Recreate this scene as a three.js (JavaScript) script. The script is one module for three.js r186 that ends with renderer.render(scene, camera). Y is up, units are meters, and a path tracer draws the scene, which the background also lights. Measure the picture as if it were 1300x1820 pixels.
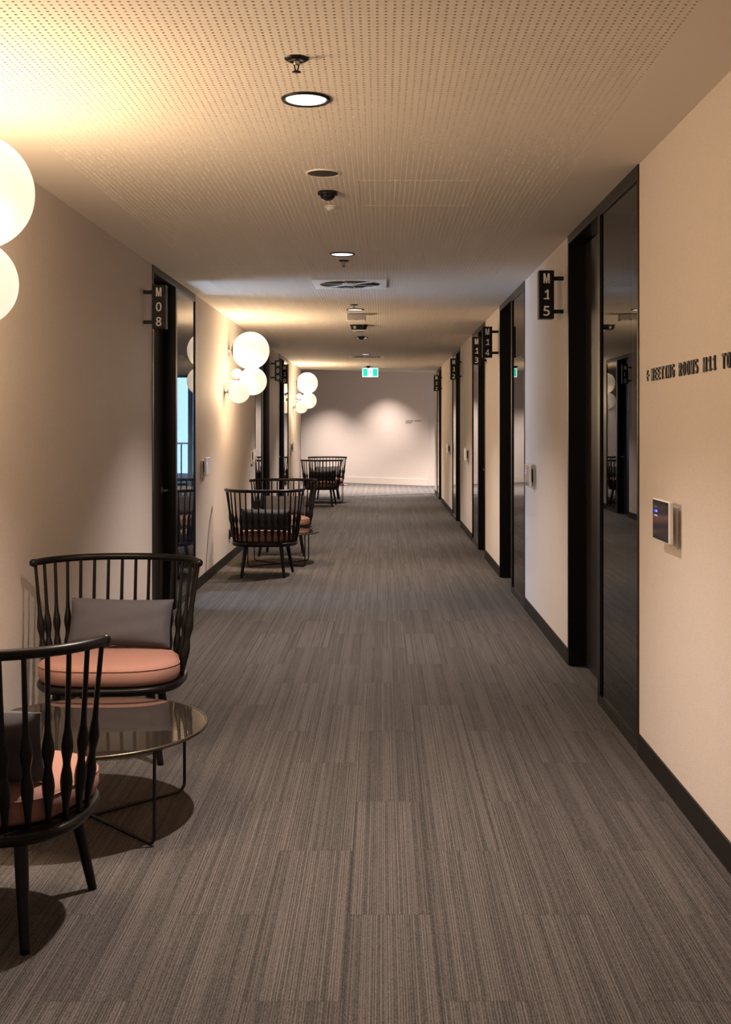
import * as THREE from 'three';
import { mergeGeometries, toCreasedNormals } from 'three/addons/utils/BufferGeometryUtils.js';
import { RoundedBoxGeometry } from 'three/addons/geometries/RoundedBoxGeometry.js';
import { TextGeometry } from 'three/addons/geometries/TextGeometry.js';
import { FontLoader } from 'three/addons/loaders/FontLoader.js';

// ---------------------------------------------------------------- camera, sky, exposure
// metres; y up; the corridor runs towards -z. "d" below is the distance ahead of the lens (z = -d).
const scene = new THREE.Scene();
const FOCAL = 1995;                                            // pixels of the 1300 x 1820 frame
const camera = new THREE.PerspectiveCamera(2 * Math.atan(910 / FOCAL) * 180 / Math.PI, 1300 / 1820, 0.05, 200);
camera.position.set(0, 1.5, 0);
camera.lookAt(0, 1.5, -10);
camera.setViewOffset(1300, 1820, -30, 152, 1300, 1820);        // shifted lens: uprights stay upright
camera.updateProjectionMatrix();
scene.add(camera);
scene.background = new THREE.Color().setRGB(9.0, 12.0, 16.5);    // blue overcast daylight outside the rooms

const renderer = new THREE.WebGLRenderer({ antialias: true });
renderer.toneMapping = THREE.LinearToneMapping;
renderer.toneMappingExposure = 1.07;
renderer.shadowMap.enabled = true;

const SPOT_POWER = 29, GLOBE_POWER = 2.7;
const SPOT_COLOR = new THREE.Color().setRGB(1.0, 0.845, 0.765);
const GLOBE_COLOR = new THREE.Color().setRGB(1.0, 0.715, 0.44);

// ---------------------------------------------------------------- dimensions
const LEFT = -1.706, RIGHT = 1.175, TOP = 2.7, THICK = 0.18;
const END_LEFT = 23.5, END_RIGHT = 25.1, BACK = -4;
const LOBBY_TOP = 3.05;

// ---------------------------------------------------------------- helpers
let seed = 7;
const rnd = () => { seed = (seed * 1664525 + 1013904223) >>> 0; return seed / 4294967296; };
const used = new Map();
function numbered(name) { const n = used.get(name) || 0; used.set(name, n + 1); return n ? name + '_' + String(n).padStart(3, '0') : name; }
function lit(m) { m.castShadow = true; m.receiveShadow = true; return m; }
function tag(o, label, category, group, kind) { o.userData.label = label; o.userData.category = category; if (group) o.userData.group = group; if (kind) o.userData.kind = kind; return o; }
function thing(name, label, category, x = 0, y = 0, d = 0, turn = 0, group, kind) {
  const o = new THREE.Group(); o.name = numbered(name); o.position.set(x, y, -d); o.rotation.y = turn; scene.add(o);
  return tag(o, label, category, group, kind);
}
function single(name, geo, mat, label, category, group, kind) {
  const o = lit(new THREE.Mesh(geo, mat)); o.name = numbered(name); scene.add(o); return tag(o, label, category, group, kind);
}
function part(name, geo, mat, parent) { const m = lit(new THREE.Mesh(geo, mat)); m.name = name; parent.add(m); return m; }
function copy(src, x, y, d, turn, label) {
  const c = src.clone(); c.name = numbered(src.name); c.userData = { ...src.userData, label: label || src.userData.label };
  c.position.set(x, y, -d); c.rotation.y = turn; scene.add(c); return c;
}
// axis-aligned box from x0..x1, y0..y1, d0..d1 with uv in metres
function box(x0, x1, y0, y1, d0, d1) {
  const g = new THREE.BoxGeometry(x1 - x0, y1 - y0, d1 - d0);
  g.translate((x0 + x1) / 2, (y0 + y1) / 2, -(d0 + d1) / 2);
  return metreUV(g);
}
function metreUV(g) {
  const p = g.attributes.position, n = g.attributes.normal, uv = new Float32Array(p.count * 2);
  for (let i = 0; i < p.count; i++) {
    const ax = Math.abs(n.getX(i)), ay = Math.abs(n.getY(i)), az = Math.abs(n.getZ(i));
    if (ax >= ay && ax >= az) { uv[2 * i] = p.getZ(i); uv[2 * i + 1] = p.getY(i); }
    else if (ay >= az) { uv[2 * i] = p.getX(i); uv[2 * i + 1] = p.getZ(i); }
    else { uv[2 * i] = p.getX(i); uv[2 * i + 1] = p.getY(i); }
  }
  g.setAttribute('uv', new THREE.BufferAttribute(uv, 2));
  return g;
}
function rbox(x0, x1, y0, y1, d0, d1, r = 0.004) {
  const g = new RoundedBoxGeometry(x1 - x0, y1 - y0, d1 - d0, 2, r);
  g.translate((x0 + x1) / 2, (y0 + y1) / 2, -(d0 + d1) / 2); return g;
}
// a slab from a plan outline [[x, d], ...] between two heights
function slab(outline, y0, y1) {
  const s = new THREE.Shape(outline.map(([x, d]) => new THREE.Vector2(x, d)));
  const g = new THREE.ExtrudeGeometry(s, { depth: y1 - y0, bevelEnabled: false });
  g.rotateX(-Math.PI / 2); g.translate(0, y0, 0);                // (x, d, h) -> (x, h, -d)
  return metreUV(g);
}
const merge = (a) => mergeGeometries(a.map((g) => { const q = g.index ? g.toNonIndexed() : g; for (const k of Object.keys(q.attributes)) if (!['position', 'normal', 'uv'].includes(k)) q.deleteAttribute(k); return q; }));
const lathe = (pts, seg = 32) => new THREE.LatheGeometry(pts.map(([r, y]) => new THREE.Vector2(r, y)), seg);
// a lathe along the segment from a to b
function along(a, b, profile, seg = 12) {
  const A = new THREE.Vector3(...a), B = new THREE.Vector3(...b), dir = B.clone().sub(A), L = dir.length();
  const g = lathe(profile.map(([t, r]) => [r, t * L]), seg);
  g.applyQuaternion(new THREE.Quaternion().setFromUnitVectors(new THREE.Vector3(0, 1, 0), dir.normalize()));
  g.translate(A.x, A.y, A.z); return g;
}
function hash(x, y, s) { let h = Math.imul(x | 0, 374761393) ^ Math.imul(y | 0, 668265263) ^ Math.imul(s | 0, 2147483647 - 1013); h = Math.imul(h ^ (h >>> 13), 1274126177); return ((h ^ (h >>> 16)) >>> 0) / 4294967296; }
function vnoise(x, y, px, py, s) {          // periodic value noise
  const xi = Math.floor(x), yi = Math.floor(y), fx = x - xi, fy = y - yi, u = fx * fx * (3 - 2 * fx), v = fy * fy * (3 - 2 * fy);
  const w = (a, p) => ((a % p) + p) % p;
  const a = hash(w(xi, px), w(yi, py), s), b = hash(w(xi + 1, px), w(yi, py), s), c = hash(w(xi, px), w(yi + 1, py), s), d = hash(w(xi + 1, px), w(yi + 1, py), s);
  return (a + (b - a) * u) * (1 - v) + (c + (d - c) * u) * v;
}
function texture(w, h, f, srgb = false) {
  const data = new Uint8Array(w * h * 4);
  for (let y = 0; y < h; y++) for (let x = 0; x < w; x++) {
    const c = f(x, y), o = 4 * (y * w + x);
    for (let k = 0; k < 3; k++) data[o + k] = Math.max(0, Math.min(255, Math.round(255 * (Array.isArray(c) ? c[k] : c))));
    data[o + 3] = 255;
  }
  const t = new THREE.DataTexture(data, w, h); t.wrapS = t.wrapT = THREE.RepeatWrapping; t.magFilter = THREE.LinearFilter; t.minFilter = THREE.LinearMipmapLinearFilter; t.generateMipmaps = true;
  if (srgb) t.colorSpace = THREE.SRGBColorSpace;
  t.needsUpdate = true; return t;
}
function rep(t, u, v) { const c = t.clone(); c.repeat.set(u, v); c.needsUpdate = true; return c; }
const std = (r, g, b, roughness = 0.6, more = {}) => new THREE.MeshStandardMaterial({ color: new THREE.Color().setRGB(r, g, b), roughness, ...more });
const phys = (r, g, b, roughness = 0.6, more = {}) => new THREE.MeshPhysicalMaterial({ color: new THREE.Color().setRGB(r, g, b), roughness, ...more });

// ---------------------------------------------------------------- textures and materials
const wallTex = texture(512, 512, (x, y) => {                   // woven vinyl: fine speckle, faint threads
  const v = 0.90 + 0.10 * (vnoise(x / 2, y / 2, 256, 256, 1) - 0.5) + 0.07 * (vnoise(x / 5, y / 5, 102, 102, 2) - 0.5) + 0.03 * (vnoise(x / 1.5, y / 24, 341, 21, 3) - 0.5) + 0.025 * (vnoise(x / 24, y / 1.5, 21, 341, 4) - 0.5);
  return v;
});
const wallBump = texture(512, 512, (x, y) => 0.5 + 0.5 * (vnoise(x / 2, y / 2, 256, 256, 1) - 0.5) + 0.4 * (vnoise(x / 1.5, y / 20, 341, 25, 3) - 0.5));
const fabricTex = texture(256, 256, (x, y) => 0.86 + 0.10 * Math.sin(x * Math.PI / 2) * Math.sin(y * Math.PI / 2) + 0.14 * (vnoise(x / 2, y / 2, 128, 128, 8) - 0.5) + 0.1 * (vnoise(x / 9, y / 1.5, 28, 170, 9) - 0.5));

const M = {};
const wallMat = (r, g, b) => std(r, g, b, 0.75, { map: rep(wallTex, 2.2, 2.2), bumpMap: rep(wallBump, 2.2, 2.2), bumpScale: 0.0012 });
M.wall = wallMat(0.73, 0.65, 0.59);
M.ceiling = std(0.72, 0.66, 0.595, 0.85);
M.felt = std(0.055, 0.042, 0.03, 1);
M.roomWall = std(0.5, 0.48, 0.46, 0.9);
M.render = std(0.75, 0.78, 0.8, 0.9);
M.skirting = phys(0.010, 0.008, 0.007, 0.5, { specularIntensity: 0.6 });
M.frame = phys(0.004, 0.0034, 0.0036, 0.34, { specularIntensity: 0.6 });
M.bronze = std(0.05, 0.042, 0.037, 0.3, { metalness: 0.8 });
M.door = std(0.016, 0.013, 0.012, 0.38);
M.steel = std(0.55, 0.53, 0.5, 0.3, { metalness: 1 });
M.glass = phys(0.93, 0.95, 0.96, 0.0, { transmission: 1, thickness: 0, ior: 1.52 });
M.solarGlass = phys(0.15, 0.19, 0.21, 0.0, { transmission: 1, thickness: 0, ior: 1.52 });
M.tintGlass = phys(0.34, 0.34, 0.36, 0.0, { transmission: 1, thickness: 0, ior: 1.6 });
M.smoked = phys(0.27, 0.225, 0.185, 0.03, { transmission: 0.94, thickness: 0, ior: 1.7 });
M.blackWood = phys(0.0055, 0.0045, 0.0042, 0.34, { specularIntensity: 0.45 });
M.blackMetal = phys(0.006, 0.005, 0.0045, 0.38, { specularIntensity: 0.7 });
M.rim = std(0.10, 0.08, 0.058, 0.32, { metalness: 0.9 });
M.coral = phys(0.345, 0.178, 0.140, 0.9, { map: rep(fabricTex, 6, 6), sheen: 0.3, sheenRoughness: 0.6 });
M.greyFabric = phys(0.082, 0.078, 0.090, 0.95, { map: rep(fabricTex, 8, 8), sheen: 0.3, sheenRoughness: 0.6 });
M.white = std(0.80, 0.775, 0.74, 0.45);
M.plate = std(0.90, 0.885, 0.86, 0.5);
M.matteBlack = std(0.006, 0.005, 0.005, 0.9);
M.signBlack = phys(0.005, 0.0045, 0.0045, 0.45, { specularIntensity: 0.6 });
M.letter = std(0.86, 0.82, 0.77, 0.6);
M.letterBlack = std(0.012, 0.010, 0.009, 0.45);
M.plastic = std(0.010, 0.010, 0.010, 0.18);
M.globe = std(0.6, 0.57, 0.5, 0.25, { emissive: new THREE.Color().setRGB(1.0, 0.85, 0.64), emissiveIntensity: 0.92 });
M.bulb = std(0.9, 0.85, 0.75, 0.25, { emissive: new THREE.Color().setRGB(1.0, 0.86, 0.60), emissiveIntensity: 3 });
M.lens = std(0.9, 0.9, 0.9, 0.3, { emissive: new THREE.Color().setRGB(1.0, 0.95, 0.93), emissiveIntensity: 2.2 });
M.curtain = phys(0.35, 0.5, 0.62, 0.95, { transmission: 0.35, thickness: 0 });

// carpet planks: stripes of yarn running along the corridor
function carpetTex(s) {
  const W = 256, H = 512, col = [];
  const threads = []; for (let x = 0; x < W;) { const w = 3 + Math.floor(hash(x, 1, s) * 2.4); threads.push([x, w, hash(x, 2, s), threads.length % 2 ? (hash(x, 5, s) < 0.72 ? 0.1 : 0.8) : (hash(x, 5, s) < 0.72 ? 0.5 : 0.8)]); x += w; }
  for (const [x0, w, tone, kind] of threads) for (let i = 0; i < w && x0 + i < W; i++) {
    const x = x0 + i, ridge = Math.sin((i + 0.5) / w * Math.PI);
    const broad = vnoise(x / 28, 0.5, 9, 1, s + 3);
    const level = kind < 0.34 ? 0.72 + 0.26 * tone : kind < 0.66 ? 0.27 + 0.13 * tone : 0.44 + 0.2 * tone;
    col.push([level * (0.92 + 0.34 * (broad - 0.5)), ridge]);
  }
  const tuft = (x, y) => vnoise(x / 1.7, y / 2.6, 150, 197, s + 11) - 0.5;
  return [texture(W, H, (x, y) => {
    const [b, ridge] = col[x], drift = vnoise(x / 10, y / 128, 25, 4, s + 13) - 0.5;
    const v = Math.max(0.10, (b + 0.14 * drift) * (0.62 + 0.48 * ridge) + 0.50 * tuft(x, y));
    return [0.122 * v + 0.005, 0.106 * v + 0.0044, 0.0965 * v + 0.004];
  }), texture(W, H, (x, y) => 0.3 + 0.4 * col[x][1] + 0.6 * tuft(x, y))];
}
const CARPETS = [1, 2, 3, 4, 5, 6].map((k) => {
  const [map, bumpMap] = carpetTex(k * 101);
  return new THREE.MeshStandardMaterial({ map, bumpMap, bumpScale: 0.002, roughness: 0.95 });
});
const carpetBase = CARPETS[0].clone(); carpetBase.map = rep(CARPETS[0].map, 1 / 0.26, 1 / 1.04); carpetBase.bumpMap = rep(CARPETS[0].bumpMap, 1 / 0.26, 1 / 1.04);

// ---------------------------------------------------------------- floor
{
  const floor = thing('floor', 'brown grey striped carpet planks running the length of the corridor', 'floor', 0, 0, 0, 0, null, 'structure');
  part('underlay', slab([[-4.2, BACK], [5, BACK], [5, END_RIGHT + 1.5], [RIGHT, END_RIGHT], [LEFT, END_LEFT], [-4.2, END_LEFT - 1.4]], -0.2, -0.006), carpetBase, floor);
  const W = 0.26, L = 1.04, cols = [];
  for (let k = -6; k <= 4; k++) cols.push([k === -6 ? LEFT : -0.105 + k * W, k === 4 ? RIGHT : -0.105 + (k + 1) * W, k]);
  const cache = new Map();
  for (const [x0, x1, k] of cols) {
    const off = (k & 1) ? 3.97 : 4.49;
    for (let d0 = off - 3 * L; d0 < 25; d0 += L) {
      const xm = (x0 + x1) / 2, end = END_LEFT + (END_RIGHT - END_LEFT) * (xm - LEFT) / (RIGHT - LEFT) - 0.06;
      if (d0 > end - 0.15) break;
      const a = d0 < 2.1 ? Math.max(d0, 1.6) : d0, b = Math.min(d0 + L, end), w = x1 - x0, len = b - a;
      const key = w.toFixed(3) + '_' + len.toFixed(3);
      if (!cache.has(key)) {
        const g = new RoundedBoxGeometry(w - 0.0002, 0.012, len - 0.0008, 1, 0.0005), p = g.attributes.position, uv = g.attributes.uv;
        for (let i = 0; i < p.count; i++) uv.setXY(i, (p.getX(i) + w / 2) / W, (p.getZ(i) + len / 2) / L);
        cache.set(key, g);
      }
      const m = part('carpet_plank', cache.get(key), CARPETS[Math.floor(rnd() * 6)], floor);
      m.position.set(xm, -0.006, -(a + b) / 2); if (rnd() < 0.5) m.rotation.y = Math.PI;
    }
  }
  part('carpet_run', box(LEFT, RIGHT, -0.006, 0, BACK, 1.6), carpetBase, floor);
}
{
  const lf = thing('floor', 'striped carpet of the brightly lit lobby beyond the corridor end', 'floor', 0, 0, 0, 0, null, 'structure');
  part('carpet_field', slab([[LEFT - 6, END_LEFT - 2.8], [LEFT, END_LEFT], [RIGHT, END_RIGHT], [6, END_RIGHT + 1.8], [6, 36], [LEFT - 6, 36]], -0.2, 0), carpetBase, lf);
  const dx = RIGHT - LEFT, dd = END_RIGHT - END_LEFT;
  part('threshold_strip', slab([[LEFT, END_LEFT - 0.05], [RIGHT, END_RIGHT - 0.05], [RIGHT, END_RIGHT + 0.08], [LEFT, END_LEFT + 0.08]], -0.01, 0.004), M.skirting, lf);
}

// ---------------------------------------------------------------- walls with door and glazing openings
// openings: [d0, d1] full height; the units that fill them come below
const RIGHT_UNITS = [['M15', 5.13, 6.06, 7.08, 'glassNear'], ['M14', 9.24, 10.16, 11.2, 'glassNear'], ['M13', 12.8, 13.72, 14.62, 'doorNear'], ['M12', 16.9, 17.86, 18.78, 'doorNear'], ['M11', 22.3, 23.2, 24.1, 'doorNear']];
const LEFT_UNITS = [['M08', 8.31, 9.27, 10.22, 'doorNear'], ['M09', 15.05, 15.93, 16.94, 'glassNear'], ['M10', 18.48, 19.42, 20.33, 'doorNear']];
function wallRun(name, side, units, end, label) {
  const w = thing(name, label, 'wall', 0, 0, 0, 0, null, 'structure');
  const sb = thing(side > 0 ? 'baseboard_right' : 'baseboard_left', side > 0 ? 'dark narrow skirting along the wall with rooms M11 to M15' : 'dark narrow skirting along the wall behind the armchairs', 'skirting', 0, 0, 0, 0, null, 'structure');
  const x0 = side > 0 ? RIGHT : LEFT - THICK, x1 = side > 0 ? RIGHT + THICK : LEFT;
  let from = BACK;
  const stops = [...units.map((u) => [u[1], u[3]]), [end, end]];
  for (const [a, b] of stops) {
    if (a > from + 0.01) {
      part('wall_panel', box(x0, x1, 0, TOP + 0.1, from, a), M.wall, w);
      part('skirting_board', side > 0 ? box(RIGHT - 0.008, RIGHT + 0.001, 0, 0.098, from, a) : box(LEFT - 0.001, LEFT + 0.008, 0, 0.098, from, a), M.skirting, sb);
    }
    from = b;
  }
  return w;
}
wallRun('wall_right', 1, RIGHT_UNITS, END_RIGHT, 'beige textured corridor wall holding the doors M11 to M15');
wallRun('wall_left', -1, LEFT_UNITS, END_LEFT, 'beige textured corridor wall behind the armchairs with doors M08 to M10');
single('wall_back', box(-4.2, 5, 0, TOP + 0.1, BACK - 0.2, BACK), M.wall, 'beige wall closing the corridor behind the viewer', 'wall', null, 'structure');

// ---------------------------------------------------------------- ceiling
{
  const c = thing('ceiling', 'warm white perforated acoustic ceiling with plain borders', 'ceiling', 0, 0, 0, 0, null, 'structure');
  const P0 = LEFT + 0.273, P1 = RIGHT - 0.273, D0 = 1.5, D1 = 23.2, H = 0.010;
  part('border_board', box(LEFT, P0, TOP, TOP + 0.05, BACK, END_LEFT - 0.3), M.ceiling, c);
  part('border_board', box(P1, RIGHT, TOP, TOP + 0.05, BACK, END_LEFT - 0.3), M.ceiling, c);
  part('plain_board', box(P0, P1, TOP, TOP + 0.05, BACK, D0), M.ceiling, c);
  part('end_board', slab([[LEFT - 0.2, D1], [RIGHT + 0.2, D1], [RIGHT + 0.2, END_RIGHT + 0.1], [RIGHT, END_RIGHT], [LEFT, END_LEFT], [LEFT - 0.2, END_LEFT - 0.1]], TOP, LOBBY_TOP + 0.1), M.ceiling, c);
  part('backing_felt', box(P0, P1, TOP + 0.02, TOP + 0.03, D0, D1), M.felt, c);
  part('slab', box(-4.2, 5, TOP + 0.06, TOP + 0.2, BACK - 0.2, 13.4), M.ceiling, c);
  part('slab', box(-4.2, 5, TOP + 0.06, TOP + 0.2, 13.4, 14.75), M.ceiling, c);
  part('slab', box(-4.2, 5, TOP + 0.06, TOP + 0.2, 14.75, D1), M.ceiling, c);
  part('slab', box(RIGHT + 0.1, 5, TOP + 0.06, TOP + 0.2, D1, END_RIGHT), M.ceiling, c);
  // one row of the perforated board: square cells of 25 mm with a drilled round hole
  const N = 93, PITCH = (P1 - P0) / N, R = 0.0050, pos = [], nor = [], uv = [];
  const tri = (a, b, cc, n) => { for (const v of [a, b, cc]) { pos.push(...v); nor.push(...(n || [0, -1, 0])); uv.push(v[0], v[2]); } };
  const rows = Math.round((D1 - D0) / PITCH), DP = (D1 - D0) / rows;
  for (let i = 0; i < N; i++) {
    const cx = P0 + (i + 0.5) * PITCH;
    for (let k = 0; k < 8; k++) {
      const o = (q) => { const a = q * Math.PI / 4, s = 1 / Math.max(Math.abs(Math.cos(a)), Math.abs(Math.sin(a))); return [cx + Math.cos(a) * s * PITCH / 2, 0, Math.sin(a) * s * DP / 2]; };
      const h = (q, y) => { const a = q * Math.PI / 4; return [cx + Math.cos(a) * R, y, Math.sin(a) * R]; };
      tri(o(k), o(k + 1), h(k + 1, 0)); tri(o(k), h(k + 1, 0), h(k, 0));
      const am = (k + 0.5) * Math.PI / 4, n = [-Math.cos(am), 0, -Math.sin(am)];
      tri(h(k, 0), h(k + 1, 0), h(k + 1, H), n); tri(h(k, 0), h(k + 1, H), h(k, H), n);
    }
  }
  const g = new THREE.BufferGeometry();
  g.setAttribute('position', new THREE.Float32BufferAttribute(pos, 3)); g.setAttribute('normal', new THREE.Float32BufferAttribute(nor, 3)); g.setAttribute('uv', new THREE.Float32BufferAttribute(uv, 2));
  const im = new THREE.InstancedMesh(g, M.ceiling, rows); im.name = 'perforated_board'; im.userData.kind = 'stuff'; lit(im);
  const mt = new THREE.Matrix4();
  for (let r = 0; r < rows; r++) { mt.makeTranslation(0, TOP, -(D0 + (r + 0.5) * DP)); im.setMatrixAt(r, mt); }
  c.add(im);
}
function hatch(x0, x1, d0, d1, label) {
  const h = thing('ceiling_hatch', label, 'hatch', (x0 + x1) / 2, TOP, (d0 + d1) / 2, 0, 'access hatches in the perforated ceiling');
  const hw = (x1 - x0) / 2, hd = (d1 - d0) / 2, e = 0.004;
  for (const [a, b, c, d] of [[-hw, hw, -hd, -hd + e], [-hw, hw, hd - e, hd], [-hw, -hw + e, -hd + e, hd - e], [hw - e, hw, -hd + e, hd - e]]) part('edge_trim', box(a, b, -0.0012, 0.001, c, d), M.ceiling, h);
}
hatch(-0.12, 0.47, 5.47, 6.1, 'flush square access hatch in the ceiling beside the black dome camera and speaker');
hatch(-0.1, 0.5, 6.98, 7.64, 'flush square access hatch in the ceiling between the dome camera and the square diffuser');
hatch(-1.4, -0.8, 8.62, 9.2, 'flush square access hatch in the ceiling outside door M08');

// ---------------------------------------------------------------- rooms behind the doors
{
  const r = thing('wall_rooms_right', 'walls of the unlit meeting rooms behind doors M11 to M15', 'wall', 0, 0, 0, 0, null, 'structure');
  part('far_wall', box(4.8, 5, 0, TOP + 0.06, BACK, END_RIGHT + 1.4), M.roomWall, r);
  for (const d of [4.2, 8.1, 11.9, 15.7, 20.6, END_RIGHT - 0.1]) part('partition', box(RIGHT + THICK, 4.8, 0, TOP + 0.06, d, d + 0.1), M.roomWall, r);
  const l = thing('wall_rooms_left', 'pale walls of the daylit meeting rooms behind doors M08 to M10', 'wall', 0, 0, 0, 0, null, 'structure');
  const X = LEFT - THICK;
  // M08: big window towards the street, slot window towards the light well
  part('partition', box(-4.2, X, 0, TOP + 0.06, 7.3, 7.4), M.roomWall, l);
  part('street_wall', box(-4.2, -4, 0, TOP + 0.06, BACK, 8.9), M.roomWall, l);
  part('street_wall', box(-4.2, -4, 0, TOP + 0.06, 10.6, 13.4), M.roomWall, l);
  part('street_wall', box(-4.2, -4, 0, 0.1, 8.9, 10.6), M.roomWall, l);
  part('street_wall', box(-4.2, -4, 2.62, TOP + 0.06, 8.9, 10.6), M.roomWall, l);
  part('partition', box(-4.2, X, 0, TOP + 0.06, 13.3, 13.4), M.roomWall, l);
  // M09 and M10
  part('partition', box(-4.2, X, 0, TOP + 0.06, 14.75, 14.85), M.roomWall, l);
  part('partition', box(-4, X, 0, TOP + 0.06, 17.6, 17.7), M.roomWall, l);
  part('street_wall', box(-4.2, -4, 0, TOP + 0.06, 13.4, 22), M.roomWall, l);
  part('partition', box(-4, X, 0, TOP + 0.06, 22, 22.1), M.roomWall, l);
  const w1 = thing('window_10', 'wide street window of the meeting room behind door M08', 'window', 0, 0, 0, 0, null, 'structure');
  part('pane', new THREE.PlaneGeometry(1.7, 2.52).rotateY(Math.PI / 2).translate(-4.1, 1.36, -9.75), M.glass, w1);
  part('window_frame', merge([box(-4.13, -4.07, 0.1, 0.14, 8.9, 10.6), box(-4.13, -4.07, 2.58, 2.62, 8.9, 10.6), box(-4.13, -4.07, 0.14, 2.58, 8.9, 8.94), box(-4.13, -4.07, 0.14, 2.58, 10.56, 10.6)]), M.frame, w1);
}

// ---------------------------------------------------------------- door and glazing units
const DOOR_LABEL = { M15: 'dark recessed door beside the wall lettering and sign M15', M14: 'dark recessed door under sign M14', M13: 'dark recessed door under sign M13', M12: 'dark recessed door under sign M12', M11: 'dark recessed door under sign M11 at the lobby end', M08: 'dark recessed door under sign M08', M09: 'dark recessed door under sign M09', M10: 'dark recessed door under sign M10' };
let unitNo = 0;
function unit([id, a, b, c, order], side) {
  unitNo++;
  const wx = side > 0 ? RIGHT : LEFT;
  // X(t): t metres into the wall from its face
  const bx = (t0, t1, y0, y1, d0, d1) => side > 0 ? box(wx + t0, wx + t1, y0, y1, d0, d1) : box(wx - t1, wx - t0, y0, y1, d0, d1);
  const rb = (t0, t1, y0, y1, d0, d1, r) => side > 0 ? rbox(wx + t0, wx + t1, y0, y1, d0, d1, r) : rbox(wx - t1, wx - t0, y0, y1, d0, d1, r);
  const [g0, g1, d0, d1] = order === 'glassNear' ? [a, b, b, c] : [b, c, a, b];
  const J = 0.035, HEAD = 0.055;
  const door = thing('door_' + unitNo, DOOR_LABEL[id], 'door', 0, 0, 0, 0, null, 'structure');
  part('door_leaf', rb(0.10, 0.142, 0.006, TOP - HEAD - 0.004, d0 + J + 0.003, d1 - J - 0.003, 0.003), M.door, door);
  part('jamb', bx(-0.006, 0.165, 0, TOP - HEAD, d0, d0 + J), M.frame, door);
  part('jamb', bx(-0.006, 0.165, 0, TOP - HEAD, d1 - J, d1), M.frame, door);
  part('head', bx(-0.006, 0.165, TOP - HEAD, TOP + 0.06, d0, d1), M.frame, door);
  part('door_stop', bx(0.142, 0.165, 0, TOP - HEAD, d0 + J, d0 + J + 0.02), M.frame, door);
  part('door_stop', bx(0.142, 0.165, 0, TOP - HEAD, d1 - J - 0.02, d1 - J), M.frame, door);
  // lever handle beside the glazing
  const hs = order === 'glassNear' ? 1 : -1, hd = (order === 'glassNear' ? d0 + J : d1 - J) + hs * 0.06;
  const hx = (t) => wx + side * t;
  const handle = part('handle', along([hx(0.10), 0.98, -hd], [hx(0.094), 0.98, -hd], [[0, 0], [0, 0.026], [1, 0.026], [1, 0]], 20), M.steel, door);
  part('lever', merge([along([hx(0.094), 0.98, -hd], [hx(0.052), 0.98, -hd], [[0, 0.009], [1, 0.009], [1, 0]], 12), along([hx(0.055), 0.98, -hd + hs * 0.009], [hx(0.055), 0.98, -hd - hs * 0.12], [[0, 0], [0, 0.009], [1, 0.008], [1, 0]], 12)]), M.steel, handle);
  const win = thing('window_' + unitNo, side > 0 ? `full height dark glass panel in black frame beside door ${id}` : `full height clear glass panel in black frame beside door ${id}`, 'window', 0, 0, 0, 0, null, 'structure');
  const E = 0.018, SILL = 0.045;
  part('window_head', bx(-0.006, 0.165, TOP - HEAD, TOP + 0.06, g0, g1), M.frame, win);
  part('window_sill', bx(-0.006, 0.165, 0, SILL, g0, g1), M.bronze, win);
  const near = order === 'glassNear';
  part('window_stile', bx(-0.006, 0.165, SILL, TOP - HEAD, g0, g0 + (near ? E : 0.03)), M.frame, win);
  part('window_stile', bx(-0.006, 0.165, SILL, TOP - HEAD, g1 - (near ? 0.03 : E), g1), M.frame, win);
  part('glazing_bead', merge([bx(-0.005, 0.003, TOP - HEAD - 0.012, TOP - HEAD, g0 + 0.02, g1 - 0.02), bx(-0.005, 0.003, SILL, SILL + 0.01, g0 + 0.02, g1 - 0.02)]), M.bronze, win);
  const pg = new THREE.PlaneGeometry(g1 - g0 - 0.02, TOP - HEAD - SILL); pg.rotateY(Math.PI / 2 * -side); pg.translate(hx(0.004), (TOP - HEAD + SILL) / 2, -(g0 + g1) / 2);
  part('pane', pg, side > 0 ? M.tintGlass : M.glass, win);
}
RIGHT_UNITS.forEach((u) => unit(u, 1));
LEFT_UNITS.forEach((u) => unit(u, -1));

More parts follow.
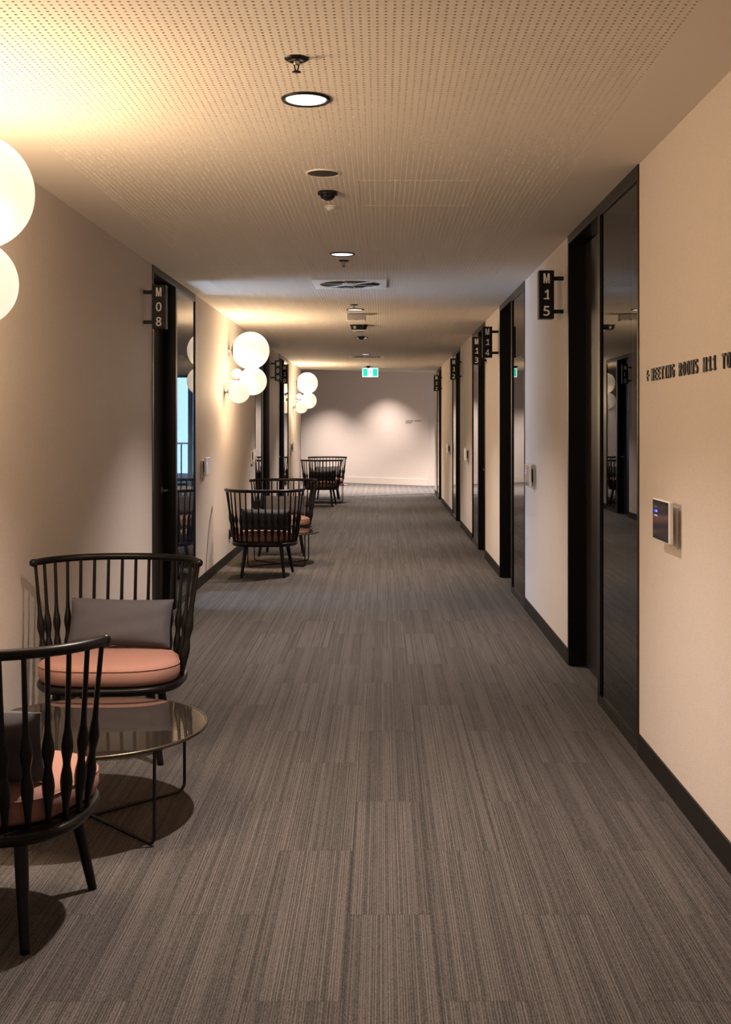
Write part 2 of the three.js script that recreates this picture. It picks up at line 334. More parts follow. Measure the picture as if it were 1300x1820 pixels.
// ---------------------------------------------------------------- lobby beyond the corridor
{
  const w = thing('wall_lobby', 'pale wall closing the lobby behind the corridor, lit by downlights', 'wall', 0, 0, 0, 0, null, 'structure');
  // far wall: oblique run, then a pier and a tall window bay facing the corridor
  const far = [[-6.2, 33.84], [-1.0, 30.0], [1.16, 28.4]];
  for (let i = 0; i < 2; i++) { const [p, q] = [far[i], far[i + 1]]; part('wall_panel', slab([p, q, [q[0] + 0.12, q[1] + 0.18], [p[0] + 0.12, p[1] + 0.18]], 0, LOBBY_TOP), M.wall, w); }
  part('wall_panel', box(1.16, 1.34, 0, LOBBY_TOP, 28.4, 28.6), M.wall, w);
  part('wall_panel', box(1.34, 3.3, 2.78, LOBBY_TOP, 28.4, 28.6), M.wall, w);
  part('wall_panel', box(3.3, 4.6, 0, LOBBY_TOP, 28.4, 28.6), M.wall, w);
  part('wall_panel', box(-6.4, -6.2, 0, LOBBY_TOP, 20.9, 34), M.wall, w);
  part('wall_panel', slab([[-6.2, 21.0], [LEFT - THICK, END_LEFT - 0.1], [LEFT, END_LEFT], [LEFT, END_LEFT - 0.02], [LEFT - THICK, END_LEFT - 0.3], [-6.2, 20.8]], 0, LOBBY_TOP), M.wall, w);
  part('wall_panel', slab([[RIGHT, END_RIGHT], [RIGHT + THICK, END_RIGHT + 0.1], [4.4, 25.2], [4.4, 25.0], [RIGHT, END_RIGHT - 0.05]], 0, LOBBY_TOP), M.wall, w);
  part('wall_panel', box(4.4, 4.6, 0, LOBBY_TOP, 25, 28.6), M.wall, w);
  const b = thing('baseboard_lobby', 'pale painted skirting at the foot of the lobby wall', 'skirting', 0, 0, 0, 0, null, 'structure');
  for (let i = 0; i < 2; i++) { const [p, q] = [far[i], far[i + 1]]; part('skirting_board', slab([[p[0] - 0.008, p[1] - 0.012], [q[0] - 0.008, q[1] - 0.012], q, p], 0, 0.16), M.wall, b); }
  single('ceiling_lobby', slab([[-6.4, 20.8], [LEFT, END_LEFT], [RIGHT, END_RIGHT], [5, END_RIGHT - 0.2], [5, 28.6], [1.3, 28.6], [-6.2, 34.2]], LOBBY_TOP, LOBBY_TOP + 0.15), M.ceiling, 'plain ceiling of the lobby beyond the exit sign', 'ceiling', null, 'structure');
  const wn = thing('window_9', 'tall lobby window round the corner past door M11, mirrored in the glass of M08', 'window', 0, 0, 0, 0, null, 'structure');
  part('pane', new THREE.PlaneGeometry(1.96, 2.72).translate(2.32, 1.42, -28.5), M.solarGlass, wn);
  part('window_frame', merge([box(1.34, 3.3, 0, 0.06, 28.47, 28.53), box(1.34, 3.3, 2.74, 2.78, 28.47, 28.53), box(1.34, 1.38, 0.06, 2.74, 28.47, 28.53), box(3.26, 3.3, 0.06, 2.74, 28.47, 28.53)]), M.frame, wn);
  const bal = thing('balcony', 'pale balcony with slim railing outside the lobby window', 'balcony', 0, 0, 0, 0, null, 'structure');
  part('balcony_floor', box(1.0, 4, -0.2, -0.01, 28.6, 30.4), M.render, bal);
  part('handrail', box(1.0, 4, 1.02, 1.07, 30.3, 30.36), M.render, bal);
  for (let i = 0; i < 16; i++) part('baluster', box(1.05 + i * 0.19, 1.08 + i * 0.19, -0.01, 1.02, 30.32, 30.35), M.bronze, bal);
  const cu = new THREE.Shape(), n = 48, pts = [];
  for (let i = 0; i <= n; i++) pts.push([1.36 + 0.13 * i / n, 0.02 * Math.sin(i * 0.85)]);
  pts.forEach(([x, z], i) => (i ? cu.lineTo(x, z) : cu.moveTo(x, z))); pts.slice().reverse().forEach(([x, z]) => cu.lineTo(x, z + 0.003));
  const cg = new THREE.ExtrudeGeometry(cu, { depth: 2.74, bevelEnabled: false }); cg.rotateX(-Math.PI / 2); cg.translate(0, 0.01, -28.33);
  const ct = thing('curtain', 'blue grey folded curtain hanging beside the tall lobby window', 'curtain', 0, 0, 0);
  part('cloth', cg, M.curtain, ct); part('curtain_rod', box(1.34, 1.8, 2.75, 2.785, 28.31, 28.40), M.frame, ct);
}

// ---------------------------------------------------------------- downlights
function downlight(x, d, label, y = TOP, visible = true, power = SPOT_POWER) {
  const t = thing('ceiling_downlight', label, 'downlight', x, y, d, 0, 'round recessed downlights along the ceiling centre line');
  part('trim_ring', lathe([[0.079, -0.001], [0.079, -0.007], [0.082, -0.009], [0.088, -0.008], [0.091, -0.001]], 48), M.blackMetal, t);
  part('reflector', lathe([[0.072, -0.001], [0.0795, -0.0075], [0.0795, -0.001]], 48), M.steel, t);
  const lens = part('lamp_lens', new THREE.CircleGeometry(0.074, 40).rotateX(Math.PI / 2).translate(0, -0.0035, 0), M.lens, t);
  const s = new THREE.SpotLight(SPOT_COLOR, power, 0, 0.90, 0.95, 2);
  s.position.set(x, y - 0.02, -d); s.target.position.set(x, 0, -d); s.castShadow = true; s.shadow.radius = 1.6; s.shadow.mapSize.set(1024, 1024);
  scene.add(s); scene.add(s.target);
}
const DX = -0.28;
downlight(DX, 0.42, 'round downlight in the ceiling before the first sprinkler');
downlight(DX, -3.28, 'round downlight in the ceiling at the closed corridor end');
downlight(DX, 4.11, 'large bright downlight with dark ring beside the dark sprinkler, above the round glass table');
downlight(DX, 7.8, 'bright round downlight between the dome camera and the square diffuser');
downlight(DX, 11.5, 'bright round downlight in front of the white ceiling box');
downlight(DX, 15.15, 'small bright downlight behind the dome camera near sign M13');
downlight(DX, 18.6, 'small bright downlight beside the square diffuser near sign M12');
downlight(DX, 22.55, 'small bright downlight just before the green exit sign');
downlight(-0.42, 28.4, 'downlight washing the middle of the lobby wall', LOBBY_TOP, true, 40);
downlight(-2.15, 29.3, 'downlight washing the lobby wall behind the furthest armchairs', LOBBY_TOP, true, 60);
downlight(1.9, 26.8, 'downlight in the lobby past door M11', LOBBY_TOP, true, 75);
downlight(-0.35, 26.3, 'downlight over the lobby carpet behind the exit sign', LOBBY_TOP, true, 170);
downlight(-2.6, 26.6, 'downlight over the lobby carpet past the furthest armchairs', LOBBY_TOP, true, 60);

// ---------------------------------------------------------------- globe wall lights
function globeCluster(D, label) {
  const t = thing('wall_light', label, 'wall light', LEFT, 0, D, 0, 'clusters of glowing globes on the wall above the tables');
  const W = LEFT;
  const spec = [[-1.462, 2.342, 0, 0.208, 0.78, M.globe], [-1.425, 1.998, 0.12, 0.154, 0.95, M.globe], [-1.55, 1.872, 0.33, 0.12, 0.75, M.globe], [-1.612, 2.085, 0.0, 0.055, 0.25, M.bulb]];
  for (const [x, y, toward, r, p, mat] of spec) {
    const g = part('globe', new THREE.SphereGeometry(r, 48, 32).translate(x - W, y, toward), mat, t);
    const cap = new THREE.SphereGeometry(r * 1.012, 32, 8, 0, Math.PI * 2, 0, 0.5); cap.rotateZ(Math.PI / 2); cap.translate(x - W, y, toward);
    part('globe_cap', cap, M.blackMetal, g);
    part('wall_mount', merge([along([0.001, y, toward], [Math.max(0.004, x - W - r * 1.0), y, toward], [[0, 0], [0, 0.02], [0.2, 0.02], [0.2, 0.010], [1, 0.010], [1, 0]], 20)]), M.white, t);
    const l = new THREE.PointLight(GLOBE_COLOR, p * GLOBE_POWER, 0, 2); l.position.set(x, y, -(D - toward)); l.castShadow = true; l.shadow.radius = r * 0.9 / 0.02; scene.add(l);
  }
}
globeCluster(4.02, 'cluster of warm glowing globes opposite the MEETING ROOMS lettering');
globeCluster(12.45, 'cluster of warm glowing globes between doors M08 and M09');
globeCluster(21.8, 'cluster of warm glowing globes past door M10 near the lobby');

// ---------------------------------------------------------------- armchairs
function superOutline(a, b, n, seg = 72) {
  const pts = [];
  for (let i = 0; i < seg; i++) { const t = i / seg * 2 * Math.PI, c = Math.cos(t), s = Math.sin(t); pts.push([a * Math.sign(c) * Math.pow(Math.abs(c), 2 / n), b * Math.sign(s) * Math.pow(Math.abs(s), 2 / n)]); }
  return pts;
}
function loftRings(outline, rings) {              // rings: [scale offset in metres, y]; closed top and bottom
  const n = outline.length, pos = [], idx = [], uv = [];
  for (const [off, y, flat] of rings) for (const [x, z] of outline) {
    const l = Math.hypot(x, z), k = flat != null ? flat : (l + off) / l; pos.push(x * k, y, z * k); uv.push(x * k + (flat != null ? 0 : y * 0.5), z * k + y);
  }
  for (let r = 0; r + 1 < rings.length; r++) for (let i = 0; i < n; i++) { const a = r * n + i, b = r * n + (i + 1) % n, c = a + n, d = b + n; idx.push(a, c, b, b, c, d); }
  const g = new THREE.BufferGeometry(); g.setAttribute('position', new THREE.Float32BufferAttribute(pos, 3)); g.setAttribute('uv', new THREE.Float32BufferAttribute(uv, 2)); g.setIndex(idx); g.computeVertexNormals(); return g;
}
const SPINDLE = [[0, 0], [0, 0.0078], [0.06, 0.0085], [0.13, 0.0115], [0.19, 0.0165], [0.24, 0.0185], [0.28, 0.0165], [0.325, 0.012], [0.345, 0.0112], [0.37, 0.0125], [0.41, 0.0165], [0.445, 0.0185], [0.49, 0.0155], [0.55, 0.010], [0.63, 0.008], [1, 0.0075], [1, 0]];
const railAt = (s) => { let x = 0, z = -0.32; const n = 60, h = Math.abs(s) / n; for (let i = 0; i < n; i++) { const th = 78 * Math.PI / 180 * Math.pow((i + 0.5) * h / 0.51, 1.25); x += Math.cos(th) * h; z += Math.sin(th) * h; } return [x * Math.sign(s || 1), z]; };
const RAIL_Y = 0.862, SEAT_A = 0.326, SEAT_B = 0.278;
const seatLine = superOutline(SEAT_A, SEAT_B, 2.7);
const cushLine = seatLine.map(([x, z]) => { const q = Math.max(0, Math.min(1, (0.12 - z) / 0.2)), f = q * q * (3 - 2 * q); return [x * (1 - 0.115 * f), z < 0.12 ? 0.12 + (z - 0.12) * (1 - 0.115 * f) : z]; });
const GEO = {};
GEO.seat = loftRings(seatLine, [[0, 0.308, 0], [-0.02, 0.308], [-0.006, 0.311], [0.004, 0.320], [0.008, 0.331], [0.006, 0.341], [-0.002, 0.347], [-0.03, 0.348], [0, 0.348, 0]]);
GEO.cushion = loftRings(cushLine, [[0, 0.349, 0], [-0.03, 0.349], [-0.012, 0.353], [-0.003, 0.365], [0.003, 0.385], [0.003, 0.405], [-0.001, 0.423], [-0.011, 0.436], [-0.03, 0.444], [-0.07, 0.449], [-0.14, 0.453], [0, 0.456, 0]]);
GEO.piping = new THREE.TubeGeometry(new THREE.CatmullRomCurve3(cushLine.filter((_, i) => i % 2 === 0).map(([x, z]) => { const l = Math.hypot(x, z), k = (l + 0.0005) / l; return new THREE.Vector3(x * k, 0.423, z * k); }), true), 120, 0.0028, 6, true);
{
  const pts = []; for (let i = -24; i <= 24; i++) { const [x, z] = railAt(i / 24 * 0.515); pts.push(new THREE.Vector3(x, RAIL_Y, z)); }
  // oval rail, a little taller than wide, ending in round knobs
  const tube = new THREE.TubeGeometry(new THREE.CatmullRomCurve3(pts), 96, 0.0165, 14, false);
  const caps = [pts[0], pts[48]].map((p) => new THREE.SphereGeometry(0.0185, 18, 12).translate(p.x, p.y, p.z));
  GEO.rail = merge([tube, ...caps]);
  GEO.spindles = [];
  for (let i = 0; i < 16; i++) {
    const s = (i - 7.5) * 0.0665, [x, z] = railAt(s), al = s / 0.51 * 92 * Math.PI / 180;
    GEO.spindles.push(along([0.316 * Math.sin(al), 0.335, -0.268 * Math.cos(al)], [x, RAIL_Y, z], SPINDLE, 10));
  }
  const legP = [[0, 0], [0, 0.0135], [0.06, 0.0145], [0.6, 0.019], [0.95, 0.021], [1, 0.021], [1, 0]];
  GEO.legs = [[0.262, 0.226, 0.205, 0.185], [-0.262, 0.226, -0.205, 0.185], [0.212, -0.226, 0.175, -0.165], [-0.212, -0.226, -0.175, -0.165]].map(([fx, fz, tx, tz]) => along([fx, 0, fz], [tx, 0.318, tz], legP, 14));
}
function makeChair() {
  const t = new THREE.Group(); t.name = 'armchair';
  part('seat_base', GEO.seat, M.blackWood, t);
  const cu = part('seat_cushion', GEO.cushion, M.coral, t); part('piping', GEO.piping, M.coral, cu);
  part('top_rail', GEO.rail, M.blackWood, t);
  for (const g of GEO.spindles) part('spindle', g, M.blackWood, t);
  for (const g of GEO.legs) part('leg', g, M.blackWood, t);
  cu.userData.label = 'coral fabric seat cushion';
  return t;
}
const chair0 = makeChair();
const CHAIRS = [
  [-1.215, 3.43, Math.PI - 0.06, 'black spindle armchair at the first round table, furthest from door M08'],
  [-1.245, 5.2, 0, 'black spindle armchair between the first round table and door M08'],
  [-1.185, 11.34, Math.PI, 'black spindle armchair between door M08 and the second round table'],
  [-1.165, 13.18, 0, 'black spindle armchair between the second round table and door M09'],
  [-1.15, 21.28, Math.PI, 'black spindle armchair between door M10 and the third round table'],
  [-1.13, 23.02, 0, 'black spindle armchair between the third round table and the lobby'],
];
for (const [x, d, turn, label] of CHAIRS) {
  const c = chair0.clone(); c.name = numbered('armchair'); c.position.set(x, 0, -d); c.rotation.y = turn; scene.add(c);
  tag(c, label, 'armchair', 'black spindle armchairs along the corridor');
}
// lumbar pillows
function pillowGeo(w, h, t) {
  const n = 28, m = 18, pos = [], idx = [], uv = [];
  for (const sgn of [1, -1]) for (let j = 0; j <= m; j++) for (let i = 0; i <= n; i++) {
    const u = i / n * 2 - 1, v = j / m * 2 - 1;
    const px = w * u * (1 - 0.035 * (1 - v * v)), py = h * v * (1 - 0.06 * (1 - u * u));
    const puff = Math.pow(Math.max(0, 1 - u * u * u * u), 0.55) * Math.pow(Math.max(0, 1 - v * v * v * v), 0.55);
    const wr = 1 + 0.05 * Math.sin(u * 9 + v * 3) * Math.abs(u) + 0.03 * Math.sin(v * 8 - u * 4);
    pos.push(px, py, sgn * (0.003 + t * puff * wr)); uv.push(px, py);
  }
  const off = (n + 1) * (m + 1);
  for (let j = 0; j < m; j++) for (let i = 0; i < n; i++) { const a = j * (n + 1) + i, b = a + 1, c = a + n + 1, d = c + 1; idx.push(a, b, d, a, d, c); idx.push(off + a, off + d, off + b, off + a, off + c, off + d); }
  const rimI = []; for (let i = 0; i < n; i++) rimI.push([i, i + 1]); for (let j = 0; j < m; j++) rimI.push([j * (n + 1) + n, (j + 1) * (n + 1) + n]); for (let i = n; i > 0; i--) rimI.push([m * (n + 1) + i, m * (n + 1) + i - 1]); for (let j = m; j > 0; j--) rimI.push([j * (n + 1), (j - 1) * (n + 1)]);
  for (const [a, b] of rimI) idx.push(a, off + a, b, b, off + a, off + b);
  const g = new THREE.BufferGeometry(); g.setAttribute('position', new THREE.Float32BufferAttribute(pos, 3)); g.setAttribute('uv', new THREE.Float32BufferAttribute(uv, 2)); g.setIndex(idx); g.computeVertexNormals(); return g;
}
const pillow = pillowGeo(0.245, 0.115, 0.055);
const PL = ['grey lumbar pillow on the armchair at the first round table, furthest from door M08', 'grey lumbar pillow on the armchair between the first round table and door M08', 'grey lumbar pillow on the armchair between door M08 and the second round table', 'grey lumbar pillow on the armchair between the second round table and door M09', 'grey lumbar pillow on the armchair between door M10 and the third round table', 'grey lumbar pillow on the armchair between the third round table and the lobby'];
const POSE = [[-0.02, 0.02, 0.03], [0.0, 0, -0.02], [0.02, 0.02, 0.02], [0, 0, 0], [0.02, 0, 0], [0, 0, 0.02]];
CHAIRS.forEach(([x, d, turn], i) => {
  const p = single('lumbar_pillow', pillow, M.greyFabric, PL[i], 'pillow', 'grey lumbar pillows on the armchairs');
  const [dx, , roll] = POSE[i], f = turn ? -1 : 1;           // f: which way the chair faces (+z towards the viewer)
  p.rotation.set(0, turn, 0); p.rotateX(-0.30); p.rotateZ(roll);
  p.position.set(x + dx, 0.568, -d + f * -0.135);
});

// ---------------------------------------------------------------- round glass tables
function makeTable(x, d, label) {
  const t = thing('side_table', label, 'table', x, 0, d, 0, 'round smoked glass tables between the armchairs');
  const R = 0.432, H = 0.35;
  part('glass_top', lathe([[0, H - 0.001], [R, H - 0.001], [R, H + 0.005], [0, H + 0.005]].map(([r, y]) => [r, y]), 96), M.smoked, t);
  part('rim', new THREE.TorusGeometry(R + 0.004, 0.0065, 10, 96).rotateX(Math.PI / 2).translate(0, H, 0), M.rim, t);
  for (const a of [Math.PI / 4, -Math.PI / 4]) {
    const c = Math.cos(a), s = Math.sin(a), r = R - 0.002, f = 0.03, y0 = 0.0065, pts = [];
    const add = (u, y) => pts.push(new THREE.Vector3(c * u, y, s * u));
    const line = (u0, ya, u1, yb, n) => { for (let i = 0; i < n; i++) add(u0 + (u1 - u0) * i / n, ya + (yb - ya) * i / n); };
    line(-r, H - 0.004, -r, y0 + f, 6);
    for (let i = 0; i <= 5; i++) { const q = i / 5 * Math.PI / 2; add(-r + f - f * Math.cos(q), y0 + f - f * Math.sin(q)); }
    line(-r + f + 0.05, y0, r - f - 0.05, y0, 8); 
    for (let i = 5; i >= 0; i--) { const q = i / 5 * Math.PI / 2; add(r - f + f * Math.cos(q), y0 + f - f * Math.sin(q)); }
    for (let i = 1; i <= 6; i++) add(r, y0 + f + (H - 0.004 - y0 - f) * i / 6);
    part('leg_frame', new THREE.TubeGeometry(new THREE.CatmullRomCurve3(pts, false, 'centripetal'), 90, 0.0062, 8), M.blackMetal, t);
  }
  return t;
}
makeTable(-1.118, 4.31, 'round smoked glass table with thin black legs opposite the MEETING ROOMS lettering');
makeTable(-1.13, 12.26, 'round smoked glass table with thin black legs between doors M08 and M09');
makeTable(-1.09, 22.15, 'round smoked glass table with thin black legs past door M10');

// ---------------------------------------------------------------- room signs
const font = await new FontLoader().loadAsync('fonts/droid/droid_sans_mono_regular.typeface.json');
// measured cap height of the face
const capOf = (() => { const g = new TextGeometry('M', { font, size: 1, depth: 0.1 }); g.computeBoundingBox(); return g.boundingBox.max.y; })();
function letter(ch, cap, depth, width, weight = 0) {
  const g = new TextGeometry(ch, { font, size: cap / capOf, depth, curveSegments: 5, bevelEnabled: weight > 0, bevelSize: weight, bevelThickness: 0.0004, bevelSegments: 1 }); g.computeBoundingBox();
  const b = g.boundingBox; g.translate(-(b.min.x + b.max.x) / 2, 0, 0);
  if (width) g.scale(width / (b.max.x - b.min.x), 1, 1);
  if (ch === '1') { const f = new THREE.BoxGeometry(width * 1.05, cap * 0.13, depth); f.translate(0, cap * 0.065, depth / 2); return merge([g.scale(0.72, 1, 1), f]); }
  return g;
}
const WORDS = { M15: 'fifteen, on the wall between doors M15 and M14', M14: 'fourteen, just past door M14', M13: 'thirteen, just before door M13', M12: 'twelve, between the glass of M13 and door M12', M11: 'eleven, nearest the lobby', M08: 'zero eight, beside the street-side door opposite the lettering', M09: 'zero nine, just past door M09', M10: 'ten, just before door M10' };
function sign(id, side, d) {
  const w = 0.098, h = 0.312, t = 0.08, gap = 0.066, cx = side > 0 ? RIGHT - gap - w / 2 : LEFT + gap + w / 2, cy = 2.352;
  const s = thing('room_sign', `black projecting room sign reading M ${WORDS[id]}`, 'sign', cx, cy, d, 0, 'projecting room number signs');
  part('sign_box', rbox(-w / 2, w / 2, -h / 2, h / 2, -t / 2, t / 2, 0.004), M.signBlack, s);
  for (const y of [0.107, -0.107]) part('bracket', side > 0 ? rbox(w / 2 - 0.002, w / 2 + gap, y - 0.0125, y + 0.0125, -0.0125, 0.0125, 0.002) : rbox(-w / 2 - gap, -w / 2 + 0.002, y - 0.0125, y + 0.0125, -0.0125, 0.0125, 0.002), M.signBlack, s);
  id.split('').forEach((ch, i) => {
    const g = letter(ch, 0.06, 0.0015, ch === '1' ? 0.036 : 0.04, 0.0016);
    g.translate(0, 0.104 - 0.105 * i - 0.03, t / 2 - 0.0003);
    part('letter', g, M.letter, s);
  });
}
sign('M15', 1, 7.28); sign('M14', 1, 11.36); sign('M13', 1, 12.66); sign('M12', 1, 16.7); sign('M11', 1, 22.05);
sign('M08', -1, 8.02); sign('M09', -1, 17.12); sign('M10', -1, 18.28);

// wayfinding letters on the right wall
{
  const s = thing('wall_lettering', 'black raised wayfinding letters reading MEETING ROOMS M11 TO with a left arrow', 'lettering', RIGHT, 1.70, 4.9);
  const text = 'MEETING ROOMS M11 TO', ADV = 0.0562;
  text.split('').forEach((ch, i) => {
    if (ch === ' ') return;
    const wd = { I: 0.034, 1: 0.034, M: 0.043, N: 0.041, E: 0.034, T: 0.040 }[ch] || 0.039;
    const g = letter(ch, 0.049, 0.006, wd, 0.0021);
    g.rotateY(-Math.PI / 2); g.translate(-0.0002, 0, -(4.86 - i * ADV) + 4.9);
    g.translate(0, 0, 0);
    part('letter', g, M.letterBlack, s);
  });
  const A = new THREE.Shape(); // arrow pointing along the corridor
  [[0, 0.0245], [0.022, 0.049], [0.029, 0.044], [0.015, 0.0285], [0.046, 0.0285], [0.046, 0.0205], [0.015, 0.0205], [0.029, 0.005], [0.022, 0]].forEach(([x, y], i) => (i ? A.lineTo(x, y) : A.moveTo(x, y)));
  const ag = new THREE.ExtrudeGeometry(A, { depth: 0.006, bevelEnabled: false }); ag.rotateY(-Math.PI / 2); ag.translate(0, 0, -4.975 + 4.9);
  part('arrow', ag, M.letterBlack, s);
}
{ // two short rows of tiny letters on the lobby wall, too small to read
  const s = thing('wall_lettering', 'two short rows of tiny dark lettering on the lobby wall', 'lettering', 0, 0, 0);
  const p = new THREE.Vector2(-1.0, 30.0), q = new THREE.Vector2(1.16, 28.4), dir = q.clone().sub(p).normalize(), ang = Math.atan2(dir.y, dir.x);
  const put = (t, y, w, h) => { const g = new THREE.BoxGeometry(w, h, 0.006); g.rotateY(ang); g.translate(p.x + dir.x * t - 0.003 * -dir.y * -1, y, -(p.y + dir.y * t) + 0.002); part('letter', g, M.letterBlack, s); };
  const T0 = 2.0, A = 0.034;
  for (let i = 0; i < 14; i++) { if (i === 7) continue; put(T0 + i * A, 1.642, 0.016 + 0.004 * (i % 3), 0.022); }
  for (let i = 0; i < 6; i++) put(T0 + i * A, 1.595, 0.016 + 0.004 * ((i + 1) % 3), 0.022);
}

// ---------------------------------------------------------------- touch panels beside the doors
const screenTex = (() => {
  const c = document.createElement('canvas'); c.width = 512; c.height = 320; const x = c.getContext('2d');
  x.fillStyle = '#0b0708'; x.fillRect(0, 0, 512, 320);
  x.fillStyle = '#241d20'; x.fillRect(24, 26, 464, 268);
  x.fillStyle = '#565069'; x.fillRect(36, 48, 110, 12);
  x.fillStyle = '#3a46e8'; x.fillRect(32, 78, 126, 24); x.fillStyle = '#a9aef5'; x.fillRect(90, 82, 60, 16);
  x.fillStyle = '#b9a9c8'; x.fillRect(44, 122, 116, 12);
  x.fillStyle = '#4b4148'; x.fillRect(36, 262, 90, 10);
  const t = new THREE.CanvasTexture(c); t.colorSpace = THREE.SRGBColorSpace; return t;
})();
M.screen = std(0.02, 0.018, 0.02, 0.08, { emissive: new THREE.Color(1, 1, 1), emissiveMap: screenTex, emissiveIntensity: 0.9 });
function panel(side, d, label, y = 1.12) {
  const t = thing('touch_panel', label, 'touch panel', side > 0 ? RIGHT : LEFT, y, d, side > 0 ? -Math.PI / 2 : Math.PI / 2, 'touch panels beside the doors');
  // local: +z away from the wall
  part('wall_plate', rbox(-0.085, 0.085, -0.105, 0.06, -0.012, 0.001, 0.004), M.white, t);
  part('mount', rbox(-0.05, 0.05, -0.05, 0.05, -0.034, -0.011, 0.002), M.plastic, t);
  part('case', rbox(-0.132, 0.132, -0.085, 0.085, -0.052, -0.033, 0.006), M.white, t);
  const g = new THREE.PlaneGeometry(0.252, 0.158); g.translate(0, 0, 0.0525);
  part('screen', g, M.screen, t);
}
panel(1, 4.53, 'white framed touch panel with blue toggle on screen, under the MEETING ROOMS lettering');
panel(1, 8.72, 'white touch panel on the wall between doors M15 and M14');
panel(1, 15.3, 'white touch panel on the wall just past the glass of door M13');
panel(1, 19.5, 'white touch panel on the wall just past the glass of door M12');
panel(-1, 10.66, 'white touch panel on the wall just past the glass of door M08');
panel(-1, 14.66, 'white touch panel on the wall just before the glass of door M09');
panel(-1, 21.0, 'white touch panel on the wall just past the glass of door M10');
{
  const s = thing('wall_socket', 'small black power socket low on the wall between doors M08 and M09', 'socket', LEFT, 0.30, 12.5, Math.PI / 2);
  part('face_plate', rbox(-0.045, 0.045, -0.055, 0.055, -0.012, 0.001, 0.003), M.plastic, s);
  part('plug', rbox(-0.025, 0.025, -0.03, 0.03, -0.045, -0.011, 0.006), M.plastic, s);
}

// ---------------------------------------------------------------- ceiling fittings
function sprinkler(d, label) {
  const t = thing('sprinkler', label, 'sprinkler', DX, TOP, d, 0, 'fire sprinklers along the ceiling');
  part('escutcheon', lathe([[0.012, -0.001], [0.016, -0.010], [0.030, -0.009], [0.038, -0.004], [0.040, 0]], 32), M.blackMetal, t);
  part('body', lathe([[0.010, -0.002], [0.010, -0.018], [0.006, -0.022], [0, -0.022]], 20), M.steel, t);
  const arms = [-1, 1].map((s) => along([s * 0.009, -0.014, 0], [s * 0.003, -0.043, 0], [[0, 0.0025], [1, 0.0022]], 8));
  part('frame_arm', arms[0], M.blackMetal, t); part('frame_arm', arms[1], M.blackMetal, t);
  part('deflector', lathe([[0, -0.041], [0.014, -0.043], [0.015, -0.045], [0, -0.046]], 24), M.blackMetal, t);
}
sprinkler(3.66, 'dark sprinkler head in the ceiling beside the large bright downlight');
sprinkler(8.12, 'small dark sprinkler between a downlight and the square diffuser');
sprinkler(11.05, 'small dark sprinkler between the square diffuser and the white ceiling box');
function speaker(x, d, label) {
  const t = thing('ceiling_speaker', label, 'speaker', x, TOP, d, 0, 'flush round ceiling speakers');
  part('bezel', lathe([[0.072, -0.002], [0.075, -0.006], [0.080, -0.005], [0.082, 0]], 48), M.white, t);
  part('grille', lathe([[0, -0.005], [0.06, -0.005], [0.0735, -0.003], [0.0735, 0]], 48), std(0.03, 0.024, 0.019, 0.7), t);
}
speaker(DX, 5.31, 'flush round brown ceiling speaker in front of the black dome camera');
speaker(DX, 14.15, 'flush round ceiling speaker behind the black ceiling box');
function dome(d, label) {
  const t = thing('dome_camera', label, 'camera', DX, TOP, d, 0, 'black dome cameras on the ceiling');
  part('housing', lathe([[0.05, 0], [0.052, -0.014], [0.048, -0.020], [0.040, -0.022], [0, -0.022]], 36), M.plastic, t);
  part('dome', lathe([[0.038, -0.021], [0.036, -0.029], [0.028, -0.038], [0.015, -0.044], [0, -0.046]], 32), M.plastic, t);
}
dome(5.74, 'black dome camera on the ceiling between the round speaker and the white detector');
dome(14.95, 'small black dome camera on the ceiling near sign M13');
dome(22.25, 'small black dome camera on the ceiling in front of the exit sign');
{
  const t = thing('smoke_detector', 'small white round detector on the ceiling behind the dome camera', 'detector', DX, TOP, 6.12);
  part('base', lathe([[0, -0.008], [0.034, -0.008], [0.036, 0]], 32), M.white, t);
  part('cap', lathe([[0, -0.022], [0.022, -0.020], [0.027, -0.008]], 32), M.white, t);
}
{
  const t = thing('ceiling_sensor', 'boxy white ceiling unit behind a downlight and sprinkler', 'sensor', DX, TOP, 12.0);
  part('housing', rbox(-0.105, 0.105, -0.072, 0, -0.09, 0.09, 0.016), M.white, t);
  part('sensor_eye', new THREE.SphereGeometry(0.010, 14, 10).translate(0.0, -0.066, 0.088), M.steel, t);
}
{
  const t = thing('emergency_light', 'glossy black tapered ceiling box between the white unit and the dome camera', 'emergency light', DX, TOP, 13.3);
  const g = new THREE.CylinderGeometry(0.147, 0.118, 0.06, 4, 1); g.rotateY(Math.PI / 4); g.translate(0, -0.03, 0);
  part('housing', g.toNonIndexed(), M.plastic, t); g.computeVertexNormals();
  part('lens', rbox(-0.06, -0.03, -0.050, -0.018, -0.098, -0.08, 0.004), M.steel, t);
}
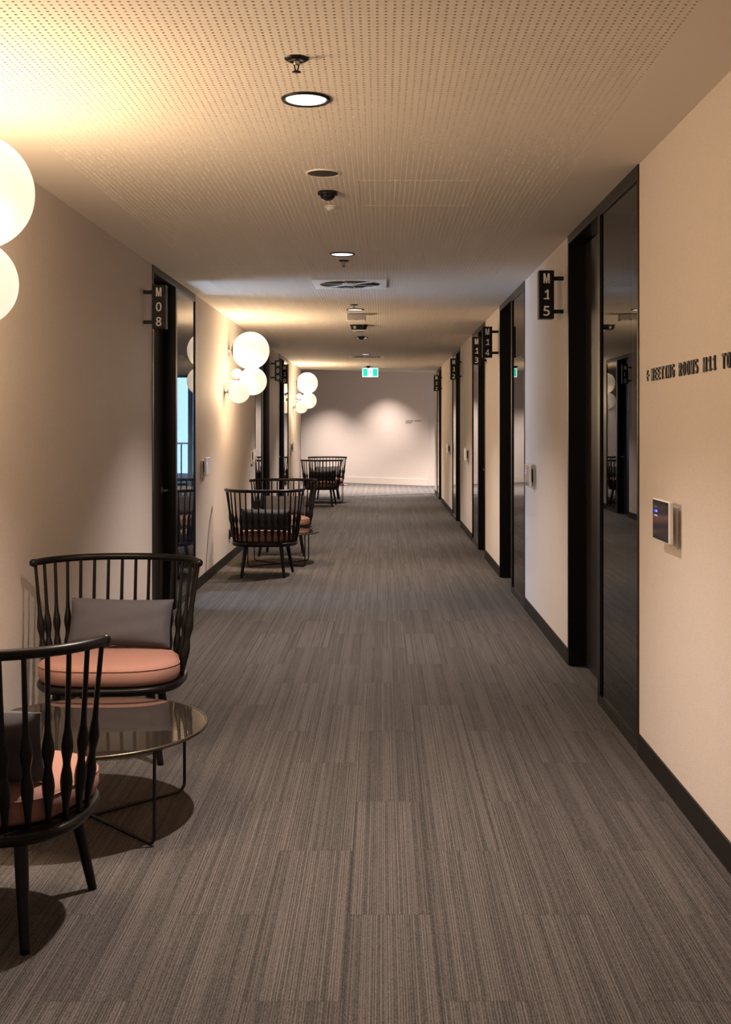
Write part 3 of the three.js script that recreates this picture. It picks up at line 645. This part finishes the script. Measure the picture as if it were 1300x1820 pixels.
function diffuser(d, label) {
  const t = thing('air_diffuser', label, 'air vent', -0.27, TOP, d, 0, 'square swirl air diffusers');
  const S = 0.305, R = 0.255, s = new THREE.Shape([[-S, -S], [S, -S], [S, S], [-S, S]].map(([a, b]) => new THREE.Vector2(a, b)));
  const hole = new THREE.Path(); hole.absarc(0, 0, R, 0, Math.PI * 2, true); s.holes.push(hole);
  const g = new THREE.ExtrudeGeometry(s, { depth: 0.012, bevelEnabled: false, curveSegments: 48 }); g.rotateX(Math.PI / 2); g.translate(0, 0, 0);
  part('face_plate', g, M.plate, t);
  part('duct_throat', new THREE.CylinderGeometry(R, R, 0.002, 48).translate(0, -0.0015, 0), M.matteBlack, t);
  for (let k = 0; k < 16; k++) { const v = new THREE.BoxGeometry(0.17, 0.0016, 0.04); v.rotateX(0.45 * 0.2); v.translate(0.165, -0.006, 0); v.rotateY(k / 16 * 2 * Math.PI); part('vane', v, M.matteBlack, t); }
  for (let k = 0; k < 6; k++) { const v = new THREE.BoxGeometry(0.185, 0.008, 0.004); v.translate(0.16, -0.011, 0); v.rotateY((k + 0.3) / 6 * 2 * Math.PI); part('rib', v, M.white, t); }
  part('hub', lathe([[0, -0.016], [0.06, -0.014], [0.075, -0.008], [0.075, -0.003]], 32), M.white, t);
}
diffuser(9.41, 'square white swirl air diffuser in the ceiling outside door M08');
diffuser(19.2, 'square white swirl air diffuser in the ceiling near sign M12');

// ---------------------------------------------------------------- exit sign
{
  const t = thing('exit_sign', 'glowing green exit sign with running figure hanging before the lobby', 'exit sign', -0.25, TOP, 23.1);
  const w = 0.162, y1 = -0.004, y0 = -0.182;
  const green = std(0.0, 0.12, 0.09, 0.4, { emissive: new THREE.Color().setRGB(0.0, 0.72, 0.53), emissiveIntensity: 1 });
  const pale = std(0.8, 0.8, 0.8, 0.4, { emissive: new THREE.Color().setRGB(0.85, 0.95, 1.0), emissiveIntensity: 1 });
  part('sign_case', rbox(-w - 0.004, w + 0.004, y0 - 0.003, 0, -0.0, 0.03, 0.003).translate(0, 0, 0), M.white, t);
  const plane = (x0, x1, a, b, m, z, n) => part(n, new THREE.PlaneGeometry(x1 - x0, b - a).translate((x0 + x1) / 2, (a + b) / 2, z), m, t);
  plane(-w, w, y0, y1, pale, 0.0006, 'lit_panel');
  plane(-w + 0.012, -0.052, y0 + 0.014, y1 - 0.008, green, 0.0012, 'green_panel');
  plane(0.052, w - 0.012, y0 + 0.014, y1 - 0.008, green, 0.0012, 'green_panel');
  const dg = std(0.0, 0.12, 0.09, 0.5);
  const cy = (y0 + y1) / 2, bar = (a, b, r) => along([a[0], a[1], 0.002], [b[0], b[1], 0.002], [[0, 0], [0, r], [1, r], [1, 0]], 6).scale(1, 1, 0.12).translate(0, 0, 0.0012);
  part('running_figure', merge([new THREE.CylinderGeometry(0.010, 0.010, 0.0006, 16).rotateX(Math.PI / 2).translate(0.008, cy + 0.048, 0.0016), bar([0.004, cy + 0.034], [-0.004, cy - 0.005], 0.008), bar([0.004, cy + 0.03], [0.026, cy + 0.018], 0.004), bar([0.002, cy + 0.03], [-0.022, cy + 0.014], 0.004), bar([-0.004, cy - 0.004], [0.018, cy - 0.02], 0.005), bar([0.018, cy - 0.02], [0.012, cy - 0.045], 0.004), bar([-0.005, cy - 0.004], [-0.012, cy - 0.03], 0.005), bar([-0.012, cy - 0.03], [-0.032, cy - 0.034], 0.004)]), dg, t);
  const el = new THREE.PointLight(new THREE.Color().setRGB(0.1, 1, 0.75), 0.02, 0, 2); el.position.set(-0.25, TOP - 0.09, -23.02); el.castShadow = true; scene.add(el);
}

renderer.render(scene, camera);
